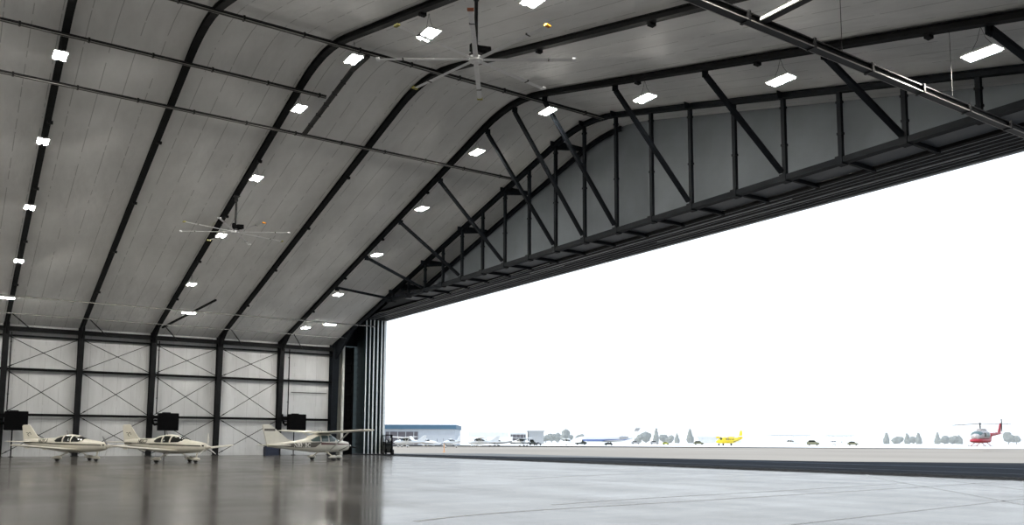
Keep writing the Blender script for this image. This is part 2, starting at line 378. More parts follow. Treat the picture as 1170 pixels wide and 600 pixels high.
b = MB(); b.box((40.4, 50, .004), (2.2, 102, .02)); struct(b.build('trim_6', M['trackstrip']))
for i, x in enumerate(TX):
    b = MB(); b.box((x, 50, .022), (.06, 101, .02))
    tag(b.build('floor_rail', M['rail']), f'thin steel floor rail along the door threshold, {ordn[i]} from the hangar side', 'rail', 'floor rails at the threshold')
for i, x in enumerate(TX[1:]):
    t = struct(empty(f'door_{i+1}', (x, 88.1, 0)))
    t['label'] = f'parked sliding door leaf at the left of the opening, {ordn[i]} from the hangar side'
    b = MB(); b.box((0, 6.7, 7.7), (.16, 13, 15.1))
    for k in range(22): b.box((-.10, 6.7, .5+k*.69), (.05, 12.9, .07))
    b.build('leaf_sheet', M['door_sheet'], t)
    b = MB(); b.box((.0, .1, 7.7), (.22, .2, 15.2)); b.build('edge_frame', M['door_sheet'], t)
    w = (.10, .10, .14, .14, .14, .26)[i]
    b = MB(); b.box((.11-w/2+.06, -.03, 7.7), (w, .06, 15.2)); b.build('edge_trim', M['alu'], t)
t = empty('gable_column', (37.68, WY, 0), 0, 'dark latticed corner column between white post and parked door leaves', 'column')
b = MB(); b.box((-.45, .1, 6.1), (.2, .4, 12.2)); b.box((.45, .1, 6.1), (.2, .4, 12.2)); b.box((0, .2, 6.1), (.8, .04, 12.2)); b.build('post', M['black'], t)
b = MB()
for k in range(13): b.box((0, -.1, .6+k*.88), (.8, .1, .14))
b.build('rungs', M['black'], t)
# corner stile under the eave, knee between column and gable rafter
b = MB(); b.box((37.1, 82.2, 15.62), (2.5, 16.4, .10)); struct(b.build('trim_7', M['truss']))
b = MB(); b.box((37.2, WY+.32, 14.0), (3.1, .1, 3.3)); struct(b.build('trim_8', M['truss']))
b = MB(); b.prism([(74.5, 15.72), (WY+.3, 15.72), (WY+.3, und(WY)+DEP+.1), (76.3, und(76.3)+DEP+.1)], 0, 35.92, 36.02); struct(b.build('trim_9', M['truss']))

# purlin rails under the ribs -------------------------------------
def rail(name, x0, x1, y, z, w, h, label, cat='rail', step=3.2):
    t = empty(name, (x0, y, z), 0, label, cat)
    b = MB(); L = x1-x0
    b.box((L/2, 0, h/2-.02), (L, w, .04)); b.box((L/2, 0, 0), (L, w*.35, h-.04)); b.box((L/2, 0, -h/2+.02), (L, w, .04)); b.build('beam', M['rail'], t)
    b = MB(); b.box((L/2, w/2+.01, -h/2+.01), (L, .022, .03)); b.box((L/2, -w/2-.01, -h/2+.01), (L, .022, .03)); b.build('edge_glint', M['rail_glint'], t)  # pale lips stand in for light reflected on the flange edges
    k = step/2
    while k < L:
        b = MB(); b.box((k, 0, 0), (.10, w+.08, h+.06)); b.build('clamp', M['rail'], t); k += step
    return t
rail('ceiling_rail', -3, 35.4, 52.4, 21.66, .16, .16, 'black ceiling rail running lowest of three across the arches at left')
rail('ceiling_rail', -3, 18.25, 48.2, 22.78, .16, .16, 'black ceiling rail in the middle, ending at the short cross rail')
rail('ceiling_rail', -3, 35.35, 42.07, 23.22, .18, .18, 'black ceiling rail near the ridge that meets the truss peak')
t = rail('ceiling_rail', 8, 35.3, 15.6, 13.86, .26, .26, 'large nearby hanging rail with glint-coloured lower edges at top right', step=3.0)
for x in (XF['B'], XF['C'], XF['D'], XF['E'], XF['F']-.4):
    b = MB(); b.tube([(x-8, 0, .13), (x-8, 0, und(15.6)-13.86)], .012, 6); b.build('hanger_rod', M['rail'], t)
b = MB(); b.bar((18.35, 42.16, 23.10), (18.35, 44.4, 23.10), .24, .18); b.bar((18.35, 44.4, 23.1), (18.35, 52.4, 21.66), .24, .18)
t = empty('cross_rail', (18.35, 42.1, 23.1), 0, 'short black cross rail joining the upper and lower ceiling rails', 'rail')
o = b.build('beam', M['rail'], t); o.location = (-18.35, -42.1, -23.1)
for k in range(1, 6):
    f = k/6; b = MB(); b.box((0, 2.3+f*8-.0, -(f*1.44)), (.3, .08, .22)); b.build('clamp', M['rail'], t)
t = empty('cross_rail', (19.1, 15.45, 13.9), 0, 'cross rail with a glint-coloured pale side joining the big nearby rail', 'rail')
b = MB(); b.box((0, -4, 0), (.20, 8, .2)); b.build('beam', M['rail'], t)
b = MB(); b.box((-.13, -4, -.02), (.05, 8, .10)); b.build('glint_side', M['white_trim'], t)  # pale strip imitates light caught along this side of the beam

# eave members on the far wall ------------------------------------
b = MB(); b.tube([(0, 0, 0), (42, 0, 0)], .06, 8); o = b.build('conduit', M['conduit']); o.location = (-5, 81.69, 13.63)
tag(o, 'long shiny conduit slung below the ribs, upper of the two near the left wall', 'conduit')
b = MB(); b.tube([(0, 0, 0), (40.5, 0, 0)], .045, 8); o = b.build('conduit', M['conduit']); o.location = (-5, 85.7, 12.68)
tag(o, 'thin conduit slung below the ribs, lower one closest to the eave', 'conduit')
XS = [-5.0] + [XF[k] for k in 'ABCDEF']
nm = ['cut off at the left edge', 'between the first and second columns', 'between the second and third columns', 'between the third and fourth columns', 'between the fourth and fifth columns', 'between the fifth column and the truss column']
for lvl, z, h, y in (('lower', 3.85, .24, 89.7), ('upper', 8.05, .24, 89.7), ('top', 11.15, .16, 89.75), ('eave', 11.72, .42, 89.2)):
    for i in range(6):
        x0, x1 = XS[i]+.03, XS[i+1]-.03
        b = MB(); L = x1-x0
        b.box((L/2, 0, h/2-.02), (L, .2, .04)); b.box((L/2, 0, -h/2+.02), (L, .2, .04)); b.box((L/2, .08, 0), (L, .04, h))
        o = b.build('wall_girt' if lvl != 'eave' else 'eave_strut', M['frame']); o.location = (x0, y, z)
        tag(o, (f'horizontal dark {lvl} wall girt ' if lvl != 'eave' else 'thick black eave strut ') + nm[i], 'girt' if lvl != 'eave' else 'strut', 'girts on the left wall' if lvl != 'eave' else 'eave struts')
# sloping fly braces in the eave strip
for i in range(1, 6):
    x0 = XS[i]; x1 = XS[i+1]
    b = MB(); b.bar((0, 0, 0), (1.9, 2.6, -1.2), .05, .09); o = b.build('fly_brace', M['frame']); o.location = (x0+.2, 86.2, 12.75)
    tag(o, f'thin dark fly brace in the eave strip just right of the {ordn[i-1]} column', 'brace', 'fly braces in the eave strip')
b = MB(); b.bar((0, 0, 0), (3.1, -7.6, 2.0), .16, .16); o = b.build('roof_brace', M['frame']); o.location = (XF['C']+.3, 87.2, 12.55)
tag(o, 'black slanting brace rising right from the third arch at the eave', 'brace')
# cable crosses
def cable(t, a, c):
    b = MB(); b.tube([a, c], .035, 6); b.tube([Vector(a).lerp(Vector(c), .04), Vector(a).lerp(Vector(c), .07)], .06, 6); b.build('cable', M['frame'], t)
for i in range(1, 5):
    for lv, z0, z1 in (('bottom', .25, 3.7), ('middle', 4.0, 7.9), ('top', 8.2, 11.05)):
        x0, x1 = XS[i]+.25, XS[i+1]-.25; L = x1-x0
        t = empty('cable_cross', (x0, 89.35, z0), 0, f'crossed thin bracing cables, {lv} row, {nm[i]}', 'bracing', 'cable crosses on the left wall')
        cable(t, (0, 0, 0), (L, 0, z1-z0)); cable(t, (0, .09, z1-z0), (L, .09, 0))
for i, (x, r) in enumerate(((4.32, .05), (17.05, .05), (30.35, .06))):
    t = empty('wall_pipe', (x, 89.0, 4.2), 0, f'thin dark vertical pipe beside the {("first", "third", "fifth")[i]} column', 'pipe', 'vertical pipes beside the columns')
    b = MB(); b.tube([(0, 0, 0), (0, 0, 7.2)], r, 8); b.build('pipe', M['frame'], t)
    b = MB()
    for z in (1.5, 4.0, 6.3): b.box((0, .1, z), (.16, .2, .06))
    b.build('pipe_bracket', M['frame'], t)
b = MB(); b.box((0, 0, 0), (4.1, .03, .07)); o = b.build('wall_cable_run', M['frame']); o.location = (33.0, 89.9, 6.8)
tag(o, 'thin horizontal cable run on the wall left of the truss column', 'cable')

# black hanging ventilation boxes on posts
def vent_box(x, label, dz):
    t = empty('ventilation_box', (x, 88.3, 0), 0, label, 'ventilation unit', 'black ventilation boxes along the left wall')
    b = MB(); b.box((0, 0, 3.28+dz), (1.85, .9, 1.72)); bmesh.ops.bevel(b.bm, geom=b.bm.edges[:], offset=.05, segments=1, affect='EDGES')
    b.box((-.2, -.05, 4.17+dz), (.7, .5, .1)); b.build('housing', M['black'], t)
    b = MB()
    for k in range(7): b.box((0, -.47, 2.65+dz+k*.21), (1.6, .04, .05))
    b.build('louvres', M['black'], t)
    b = MB(); b.tube([(-.25, 0, 0), (-.25, 0, 2.45+dz)], .055, 8); b.box((-.25, 0, .03), (.35, .35, .06)); b.build('post', M['black'], t)
    b = MB(); b.tube([(-.8, 0, 3.1+dz), (-1.25, 0, 3.0+dz), (-1.42, 0, 3.2+dz), (-1.45, .2, 3.6+dz), (-1.45, .5, 4.1+dz)], .13, 10); b.build('inlet_pipe', M['black'], t)
    b = MB(); b.box((-1.2, .2, 3.75+dz), (.6, .12, .3)); b.box((-1.2, .4, 3.4+dz), (.5, .1, .12)); b.build('bracket', M['black'], t)
    return t
vent_box(5.06, 'black square ventilation box on a post at the far left edge', -.02)
vent_box(18.05, 'black square ventilation box behind the middle low-wing airplane', .07)
vent_box(31.1, 'black square ventilation box behind the tail of the high-wing airplane', .22)
b = MB(); b.box((0, 0, .45), (1.4, .8, .9)); b.box((0, 0, .95), (1.2, .6, .1)); b.box((0, -.42, .5), (1.2, .03, .6)); o = b.build('storage_chest', mat('navy_chest', (.010, .016, .04), .6, 0, .1, 4)); o.location = (28.35, 88.0, 0)
tag(o, 'dark navy chest on the floor behind the high-wing airplane tail', 'chest')

# lamps -----------------------------------------------------------
def make_lamp():
    t = empty('ceiling_light')
    b = MB(); b.box((0, 0, .05), (.66, 1.22, .06)); b.box((0, 0, .10), (.25, .5, .06)); b.build('housing', M['lamp_house'], t)
    for s in (-1, 1):
        b = MB(); b.box((s*.18, 0, 0), (.155, 1.08, .045)); b.build('lamp_panel', M['lamp'], t)
    b = MB()
    b.tube([(0, .45, .08), (0, .15, .55), (0, 0, 1.0)], .008, 5); b.tube([(0, -.45, .08), (0, -.15, .55), (0, 0, 1.0)], .008, 5); b.build('hanging_wire', M['rail'], t)
    return t
lamp0 = make_lamp(); first = True
rows = [('row along the last arch before the truss', 29.6+.02, [14.5, 23.1, 31.8, 40.5, 48.9, 57.1, 65.3, 73.8, 82.2], 1.03, 'right'),
        ('row along the third arch', 16.6, [14.6, 23.4, 31.6, 40.0, 48.3, 56.6, 65.2, 74.4], 1.2, 'right'),
        ('row along the leftmost arch', 3.74, [14.5, 23.2, 31.7, 40.2, 48.7, 57.0, 65.3, 73.8], 1.0, 'top'),
        ('unseen added row deepest in the hangar', -16, [23.2, 40.2, 57.0, 73.8], 1.0, 'x'),  # lamps added out of view to lift the ceiling light
        ('unseen added row deep in the hangar', -9.3, [14.5, 23.2, 31.7, 40.2, 48.7, 57.0, 65.3, 73.8, 82.2], 1.0, 'x')]  # unseen row, added to brighten the left part of the ceiling
for ri, (rn, x, yy, dz, frm) in enumerate(rows):
    for j, y in enumerate(yy):
        o = lamp0 if first else copy_tree(lamp0); first = False
        o.location = (x, y, und(y)-dz)
        tag(o, f'glowing hangar light, {rn}, {ordn[j]} from the near side', 'light', 'hanging twin-panel hangar lights')

for j, x in enumerate((3.45, 18.1, 32.0)):
    o = copy_tree(lamp0); o.location = (x, 81.69, 13.40); o.rotation_euler.z = math.pi/2
    tag(o, f'glowing light fixed under the shiny conduit near the left wall, {ordn[j]} from the left', 'light', 'lights on the conduit near the left wall')
    for c in kids(o):
        if c.name.startswith('hanging_wire'): bpy.data.objects.remove(c)
# big ceiling fans ------------------------------------------------
def make_fan(loc, ang0, drop, label, tips, Rb=3.96):
    t = empty('ceiling_fan', loc, 0, label, 'fan')
    b = MB(); b.tube([(0, 0, -.06), (0, 0, .10)], .28, 20); b.tube([(0, 0, -.10), (0, 0, -.06)], [.12, .2], 16); b.build('hub', M['blade'], t)
    b = MB(); b.tube([(0, 0, .10), (0, 0, .20)], .30, 20); b.build('hub_ring', M['rail'], t)
    b = MB(); b.tube([(0, 0, .2), (0, 0, .55)], .2, 16); b.tube([(.12, -.05, .42), (.55, -.2, .42)], .19, 14); b.box((-.12, 0, .5), (.18, .3, .3)); b.build('motor', M['black'], t)
    b = MB(); b.tube([(0, 0, .55), (0, 0, drop-.05)], .075, 10); b.tube([(0, 0, drop-.4), (0, 0, drop)], .12, 10); b.box((0, 0, drop-.03), (.4, .4, .06)); b.build('down_rod', M['rail'], t)
    for k in range(8):
        a = R(ang0 + 45*k); rt = Matrix.Rotation(a, 4, 'Z')
        sec = [(-.085, 0, .005), (-.03, 0, .028), (.05, 0, .022), (.10, 0, -.01), (.04, 0, -.004), (-.04, 0, -.002)]
        rings = [[rt @ Vector((x, p[0], p[2]-.01+.02)) for p in [(q[0]*1.05, q[1], q[2]) for q in sec]] for x in (.25, 1.6, 2.8, Rb-.12)]
        b = MB(); b.loft(rings); bl = b.build('blade', M['blade'], t)
        mt = {'o': 'orange', 'g': 'olive', 'r': 'redtip', 'w': 'blade'}[tips[k]]
        b = MB(); b.box(rt @ Vector((Rb-.06, 0, .02)), (.13, .24, .07), rt.to_3x3()); tp = b.build('blade_tip', M[mt], bl)
        tp['label'] = {'orange': 'orange blade tip', 'olive': 'olive yellow blade tip', 'redtip': 'rusty red blade tip', 'blade': 'silver blade tip'}[mt]
        b = MB(); b.box(rt @ Vector((2.9, 0, .02)), (.05, .22, .06), rt.to_3x3()); b.build('blade_joint', M['rail'], bl)
    return t
make_fan((16.6, 27.55, 16.72), 11, und(27.5)-16.72, 'large silver eight-blade ceiling fan nearest the camera at top centre', 'wggwgrow')
make_fan((16.6, 61.4, 16.72), 14, und(61.4)-16.72, 'distant thin-blade ceiling fan under the third arch, smaller in view', 'gwgwgwow')

# ------------------------------------------------------------------ aircraft
def sec_at(st, x):
    """station interpolation: (half width, z bottom, z top, exponent)"""
    st = sorted(st)
    if x <= st[0][0]: return st[0][1:]
    for a, b in zip(st, st[1:]):
        if x <= b[0]:
            f = (x-a[0])/(b[0]-a[0]); f = f*f*(3-2*f)*.5 + f*.5
            return tuple(a[i]+(b[i]-a[i])*f for i in range(1, 5))
    return st[-1][1:]
def surf_y(st, x, z):
    hw, zb, zt, p = sec_at(st, x); zc = (zb+zt)/2; h = (zt-zb)/2
    k = min(1, abs(z-zc)/h); return hw*(1-k**p)**(1/p)
def ring(st, x, n=24, grow=0):
    hw, zb, zt, p = sec_at(st, x); zc = (zb+zt)/2; h = (zt-zb)/2; out = []
    for k in range(n):
        a = 2*math.pi*k/n; c, s = math.cos(a), math.sin(a)
        out.append(Vector((x, math.copysign(abs(c)**(2/p), c)*(hw+grow), zc+math.copysign(abs(s)**(2/p), s)*(h+grow))))
    return out
def fuselage(st, m, parent, name='fuselage', step=.16):
    xs = [s[0] for s in st]; a, c = min(xs), max(xs); n = max(6, int((c-a)/step))
    b = MB(); b.loft([ring(st, a+(c-a)*i/n) for i in range(n+1)]); return b.build(name, m, parent, True)
def patch(st, poly, m, parent, name, sides=(-1, 1), off=.012, nx=10, nz=4):
    """window or stripe that follows the fuselage skin; poly is a convex outline in (x, z)"""
    out = []
    for s in sides:
        b = MB(); x0 = min(p[0] for p in poly); x1 = max(p[0] for p in poly); grid = []
        for i in range(nx+1):
            x = x0+(x1-x0)*(.001+.998*i/nx); zs = []
            for p, q in zip(poly, poly[1:]+poly[:1]):
                if (p[0]-x)*(q[0]-x) <= 0 and p[0] != q[0]: zs.append(p[1]+(q[1]-p[1])*(x-p[0])/(q[0]-p[0]))
            lo, hi = min(zs), max(zs)
            grid.append([Vector((x, s*(surf_y(st, x, lo+(hi-lo)*j/nz)+off), lo+(hi-lo)*j/nz)) for j in range(nz+1)])
        gv = [[b.bm.verts.new(v) for v in r] for r in grid]
        for i in range(nx):
            for j in range(nz): b.bm.faces.new((gv[i][j], gv[i+1][j], gv[i+1][j+1], gv[i][j+1]))
        out.append(b.build(name, m, parent))
    return out
def crown_patch(st, x0, x1, a0, a1, m, parent, name, off=.012):
    """windscreen band wrapped over the top between two angles (degrees from +y)"""
    b = MB(); g = []
    for i in range(7):
        x = x0+(x1-x0)*i/6; hw, zb, zt, p = sec_at(st, x); zc = (zb+zt)/2; h = (zt-zb)/2; r = []
        for j in range(13):
            a = R(a0+(a1-a0)*j/12); c, s = math.cos(a), math.sin(a)
            r.append(b.bm.verts.new((x, math.copysign(abs(c)**(2/p), c)*(hw+off), zc+math.copysign(abs(s)**(2/p), s)*(h+off))))
        g.append(r)
    for i in range(6):
        for j in range(12): b.bm.faces.new((g[i][j], g[i+1][j], g[i+1][j+1], g[i][j+1]))
    return b.build(name, m, parent)
def lettering(st, text, x0, zc, size, m, parent, name='registration', side=-1, off=.02, squeeze=1, slope=0):
    cu = bpy.data.curves.new('t', 'FONT'); cu.body = text; cu.size = size; cu.align_y = 'CENTER'; cu.resolution_u = 2; cu.offset = size*.03
    o = bpy.data.objects.new('t', cu); col.objects.link(o); bpy.context.view_layer.update()
    me = bpy.data.meshes.new_from_object(o.evaluated_get(bpy.context.evaluated_depsgraph_get()))
    bpy.data.objects.remove(o); bpy.data.curves.remove(cu)
    bm = bmesh.new(); bm.from_mesh(me); bm2 = bm
    for v in bm.verts:
        x = x0 + v.co.x*squeeze if side < 0 else x0 - v.co.x*squeeze
        z = zc + v.co.y + slope*(x-x0); v.co = Vector((x, side*(surf_y(st, x, z)+off), z))
    bm.to_mesh(me); bm.free(); me.name = name; me.materials.clear(); me.materials.append(m)
    ob = bpy.data.objects.new(name, me); col.objects.link(ob); ob.parent = parent; return ob
def foil(chord, thick, x, y, z, n=7):
    """closed airfoil outline: leading edge at x, runs back to x-chord"""
    up, lo = [], []
    for i in range(n+1):
        c = (1-math.cos(math.pi*i/n))/2; t = thick*chord*5*(.2969*math.sqrt(c)-.126*c-.3516*c*c+.2843*c**3-.1036*c**4)
        up.append(Vector((x-c*chord, y, z+t*1.2))); lo.append(Vector((x-c*chord, y, z-t*.8)))
    return up + lo[-2:0:-1]
def wing(m, parent, root, tip, name='wing', thick=.14, side=1):
    """root/tip = (x leading edge, y, z, chord)"""
    b = MB(); rings = []
    for f in (0, .5, .93, 1):
        x, y, z, c = [root[i]+(tip[i]-root[i])*f for i in range(4)]
        if f == 1: c *= .7; x -= c*.15
        rings.append(foil(c, thick, x, y*side, z))
    b.loft(rings); return b.build(name, m, parent, True)
def fin(m, parent, pts, th=.09, name='tail_fin'):
    b = MB(); n = len(pts)
    b.prism(pts, 1, -th/2, th/2); bmesh.ops.bevel(b.bm, geom=b.bm.edges[:], offset=th*.3, segments=1, affect='EDGES'); return b.build(name, m, parent)
def wheel(parent, x, y, r, w, fairing=None, leg=None, m_leg=None):
    t = empty('landing_gear', (0, 0, 0)); t.parent = parent
    b = MB(); b.tube([(x, y-w/2, r), (x, y-w*.3, r), (x, y+w*.3, r), (x, y+w/2, r)], [r*.85, r, r, r*.85], 14); b.build('wheel', M['tyre'], t)
    if fairing:
        b = MB(); L = fairing; S = [(x+L*.42, .02, .02), (x+L*.36, .08, .10), (x+L*.15, .115, .17), (x-L*.1, .11, .16), (x-L*.35, .06, .09), (x-L*.58, .01, .02)]
        b.loft([[Vector((sx, y+hw*math.cos(2*math.pi*k/10), r+.07+h*math.sin(2*math.pi*k/10)*(1 if math.sin(2*math.pi*k/10) > 0 else .6))) for k in range(10)] for sx, hw, h in S])
        b.build('wheel_fairing', m_leg, t, True)
    if leg:
        b = MB(); b.tube([leg, ((leg[0]+x)/2, (leg[1]*.45+y*.55), (leg[2]*.5+r*.55)), (x, y*.97, r+.1)], [.075, .055, .045], 8); b.build('leg', m_leg, t, True)
    return t
def propeller(parent, x, z, r, blades, a0, mb_, msp, spin=.17, sl=.42, y=0):
    t = empty('propeller', (x, y, z)); t.parent = parent
    b = MB(); b.tube([(0, 0, 0), (sl*.4, 0, 0), (sl*.8, 0, 0), (sl, 0, 0)], [spin, spin*.85, spin*.45, .02], 14); b.build('spinner', msp, t, True)
    for k in range(blades):
        rt = Matrix.Rotation(R(a0+360/blades*k), 4, 'X'); b = MB()
        rings = []
        for f, c in ((.12, .07), (.35, .14), (.7, .13), (.97, .07), (1, .02)):
            tw = R(60-45*f); u = Vector((math.sin(tw), math.cos(tw), 0)); n = Vector((math.cos(tw), -math.sin(tw), 0))
            rings.append([rt @ (Vector((.12, 0, f*r)) + u*c*q + n*.018*w) for q, w in ((-.5, 0), (0, 1), (.5, 0), (0, -1))])
        b.loft(rings); b.build('blade', mb_, t)
    return t

def low_wing(loc, rz, label, cat='airplane', reg=None, paint='cream', group=None, a0=0, blade='black', glass='glass', detail=True):
    t = empty('low_wing_airplane', loc, rz, label, cat, group); P = M[paint]
    st = [(2.52, .20, .90, 1.30, 2.0), (2.3, .36, .80, 1.40, 2.2), (1.6, .50, .70, 1.52, 2.4), (.95, .56, .66, 1.60, 2.4), (.45, .60, .64, 1.74, 2.3), (-.1, .62, .62, 1.94, 2.2), (-.7, .62, .62, 2.0, 2.2),
          (-1.4, .56, .66, 1.92, 2.2), (-2.1, .42, .76, 1.72, 2.1), (-2.9, .30, .88, 1.70, 2), (-3.9, .20, 1.05, 1.68, 2), (-4.9, .09, 1.24, 1.62, 2)]
    f = fuselage(st, P, t)
    G = M[glass]
    patch(st, [(.66, 1.56), (.52, 1.44), (-.16, 1.42), (-.16, 1.84), (.08, 1.85)], G, t, 'side_window')
    patch(st, [(-.28, 1.42), (-.28, 1.86), (-.52, 1.88), (-.88, 1.86), (-.88, 1.42)], G, t, 'side_window')
    patch(st, [(-1.02, 1.42), (-1.02, 1.82), (-1.25, 1.79), (-1.6, 1.66), (-1.8, 1.50), (-1.6, 1.42)], G, t, 'side_window')
    crown_patch(st, .74, .20, 42, 138, G, t, 'windscreen')
    if detail:
        patch(st, [(-4.9, 1.36), (-4.9, 1.42), (2.3, 1.22), (2.3, 1.14)], M['stripe'], t, 'stripe', nx=30, nz=1, off=.008)
        patch(st, [(-2.3, 1.26), (-2.3, 1.31), (1.0, 1.20), (2.2, 1.22), (1.0, 1.17)], M['stripe'], t, 'stripe', nx=20, nz=1, off=.009)
        if reg: lettering(st, reg, -3.5, 1.50, .36, M['stripe'], t, squeeze=.82)
        if reg: lettering(st, reg, -2.1, 1.50, .36, M['stripe'], t, side=1, squeeze=.82)
    for s in (1, -1):
        w = wing(P, t, (.45, .3, .80, 1.5), (.18, 5.84, 1.20, .85), side=s)
        b = MB(); b.box((-.86, s*3.9, 1.02), (.36, .05, .10)); b.box((-.95, s*2.2, .90), (.36, .05, .10)); b.build('flap_track', P, w)
        wing(P, t, (-4.1, .05, 1.42, .95), (-4.35, 1.95, 1.44, .62), 'tailplane', .10, s)
        wheel(t, -.35, s*1.62, .19, .14, .95, (-.25, s*.45, .78), P)
    wheel(t, 1.62, 0, .17, .13, .85, (1.75, 0, .78), P)
    fn = fin(P, t, [(-3.15, 1.55), (-3.7, 1.75), (-4.45, 2.66), (-4.55, 2.72), (-5.12, 2.70), (-5.2, 2.6), (-4.98, 1.35), (-4.2, 1.45)])
    if detail:
        b = MB()
        for k, (dx, dz) in enumerate(((0, 0), (.10, .10), (-.12, .08), (.02, -.12), (.22, .02))):
            b.box((-4.58+dx, -.05, 2.02+dz), (.17, .01, .045), Matrix.Rotation(R(25*k-40), 3, 'Y'))
        b.build('tail_emblem', M['stripe'], fn)
        b = MB(); b.tube([(-1.0, 0, 1.95), (-1.1, 0, 2.3)], .015, 5); b.build('antenna', M['rail'], t)
        b = MB(); b.box((2.40, .18, 1.2), (.14, .2, .1)); b.box((2.40, -.2, 1.2), (.14, .2, .1)); b.build('air_intake', M['black'], t)
    propeller(t, 2.50, 1.10, .98, 3, a0, M[blade], P)
    return t

def high_wing(loc, rz, label, cat='airplane', reg=None, paint='cream', group=None, glass='glass_grey', detail=True):
    t = empty('high_wing_airplane', loc, rz, label, cat, group); P = M[paint]
    st = [(2.25, .22, .92, 1.38, 2.1), (2.1, .40, .80, 1.50, 2.4), (1.5, .50, .70, 1.58, 2.6), (.95, .54, .66, 1.66, 2.6), (.45, .56, .64, 1.95, 2.5), (.15, .57, .63, 2.14, 2.6), (-.9, .57, .63, 2.16, 2.6),
          (-1.5, .52, .66, 2.05, 2.4), (-2.2, .42, .74, 1.72, 2.2), (-3.2, .32, .84, 1.55, 2), (-4.4, .20, .96, 1.44, 2), (-5.7, .08, 1.08, 1.34, 2)]
    fuselage(st, P, t)
    G = M[glass]
    patch(st, [(.50, 1.62), (.42, 1.52), (-.15, 1.50), (-.15, 1.98), (.22, 2.0)], G, t, 'side_window')
    patch(st, [(-.26, 1.50), (-.26, 1.98), (-.95, 1.98), (-.95, 1.50)], G, t, 'side_window')
    patch(st, [(-1.08, 1.50), (-1.08, 1.94), (-1.35, 1.90), (-1.95, 1.62), (-1.8, 1.50)], G, t, 'side_window')
    crown_patch(st, .86, .22, 28, 152, G, t, 'windscreen')
    if detail:
        patch(st, [(-5.2, 1.20), (-5.2, 1.24), (-3.2, 1.40), (-.9, 1.47), (-1.5, 1.05), (-3.2, 1.02)], M['taupe'], t, 'stripe', nx=30, nz=3, off=.008)
        patch(st, [(-1.0, 1.25), (-1.0, 1.44), (2.1, 1.30), (2.1, 1.24)], M['maroon'], t, 'stripe', nx=20, nz=2, off=.008)
        patch(st, [(.9, .80), (1.05, .76), (2.1, 1.16), (2.1, 1.2)], M['taupe'], t, 'stripe', nx=10, nz=1, off=.010)
        if reg:
            lettering(st, reg, -3.45, 1.21, .46, M['letter'], t, squeeze=.92); lettering(st, reg, -1.5, 1.22, .40, M['letter'], t, side=1, squeeze=.92)
    for s in (1, -1):
        w = wing(P, t, (.30, .35, 2.20, 1.63), (.20, 5.5, 2.40, 1.15), side=s)
        wing(P, t, (-4.55, .08, 1.22, 1.15), (-4.75, 1.75, 1.22, .85), 'tailplane', .10, s)
        b = MB(); b.loft([[Vector((x+c, y, z+d)) for c, d in ((.09, 0), (0, .03), (-.09, 0), (0, -.03))] for x, y, z in ((0, s*.52, .82), (-.1, s*2.75, 2.24))]); b.build('wing_strut', P, t)
        wheel(t, -.35, s*1.28, .2, .15, .85, (-.35, s*.45, .72), P)
    b = MB(); b.box((-.5, 0, 2.21), (1.6, .9, .12)); b.build('wing_centre', P, t)
    wheel(t, 1.35, 0, .18, .14, .80, (1.5, 0, .78), P)
    fn = fin(P, t, [(-2.9, 1.45), (-3.9, 1.66), (-5.35, 2.68), (-5.5, 2.78), (-6.15, 2.78), (-6.2, 2.66), (-5.75, 1.15), (-4.6, 1.3)], .10)
    if detail:
        b = MB(); b.box((-5.55, 0, 2.38), (.98, .115, .17)); b.build('fin_band', M['taupe'], fn)
        b = MB(); b.tube([(-.3, .2, 2.28), (-.45, .2, 2.5)], .012, 5); b.tube([(-.9, -.2, 2.28), (-1.0, -.2, 2.5)], .012, 5); b.build('antenna', M['rail'], t)
        b = MB(); b.box((2.16, .2, 1.22), (.16, .2, .12)); b.box((2.16, -.2, 1.22), (.16, .2, .12)); b.build('air_intake', M['black'], t)
    propeller(t, 2.22, 1.15, .95, 2, 100, M['black'], P)
    return t

# heading: image-right and towards the camera
def heading(turn, x=585):   # 0 = square to the line of sight, nose right; positive turns towards the camera
    return -YAW - R(turn) - math.atan((x-585)/F_PX)
g = ground(200, 60); low_wing((g[0], g[1], 0), heading(43, 200), 'cream low-wing airplane in the middle of the three inside the hangar', reg='N82CD', a0=0, blade='letter')
g = ground(85, 63.5); low_wing((g[0], g[1], 0), heading(42, 85), 'cream low-wing airplane leftmost of the three inside the hangar', reg='N529LB', a0=40, blade='fingrey')
g = ground(371, 68.5); high_wing((g[0], g[1], 0), heading(-40, 371), 'cream high-wing airplane with wide dark stripe, parked nearest the door', reg='N831BC')

# ------------------------------------------------------------------ outdoors
def poly_ground(name, pts, z, m, th=.2):
    b = MB(); b.prism(pts, 2, z-th, z); return struct(b.build(name, m))
def g_at(x, D): return ground(x, D)
# apron strip, building shadow put into colour and outline; beige taxiway, white ramp beyond
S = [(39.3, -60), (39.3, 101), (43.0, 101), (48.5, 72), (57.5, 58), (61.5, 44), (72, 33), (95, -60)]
poly_ground('apron_shadow_strip', S, -.01, M['shaded_asphalt'])
A, B_ = g_at(436, 262), g_at(1350, 205)
C_ = g_at(-400, 262)
poly_ground('taxiway', [(39.3, -200), (39.3, 400), C_, A, B_, (B_[0]+260, B_[1]-200), (320, -200)], -.05, M['beige'])
poly_ground('ramp', [(39.3, -900), (39.3, 2500), (1200, 3600), (4200, 2200), (3000, -900)], -.06, M['ramp'])
b = MB(); b.box((46.0, 15, .002), (.35, 110, .02)); o = b.build('painted_line', M['line']); tag(o, 'thin pale line on the dark apron, nearer the threshold', 'line')
b = MB(); b.box((55.0, 10, .002), (.5, 90, .02)); o = b.build('painted_line', M['line']); tag(o, 'thin pale line on the dark apron, farther from the threshold', 'line')

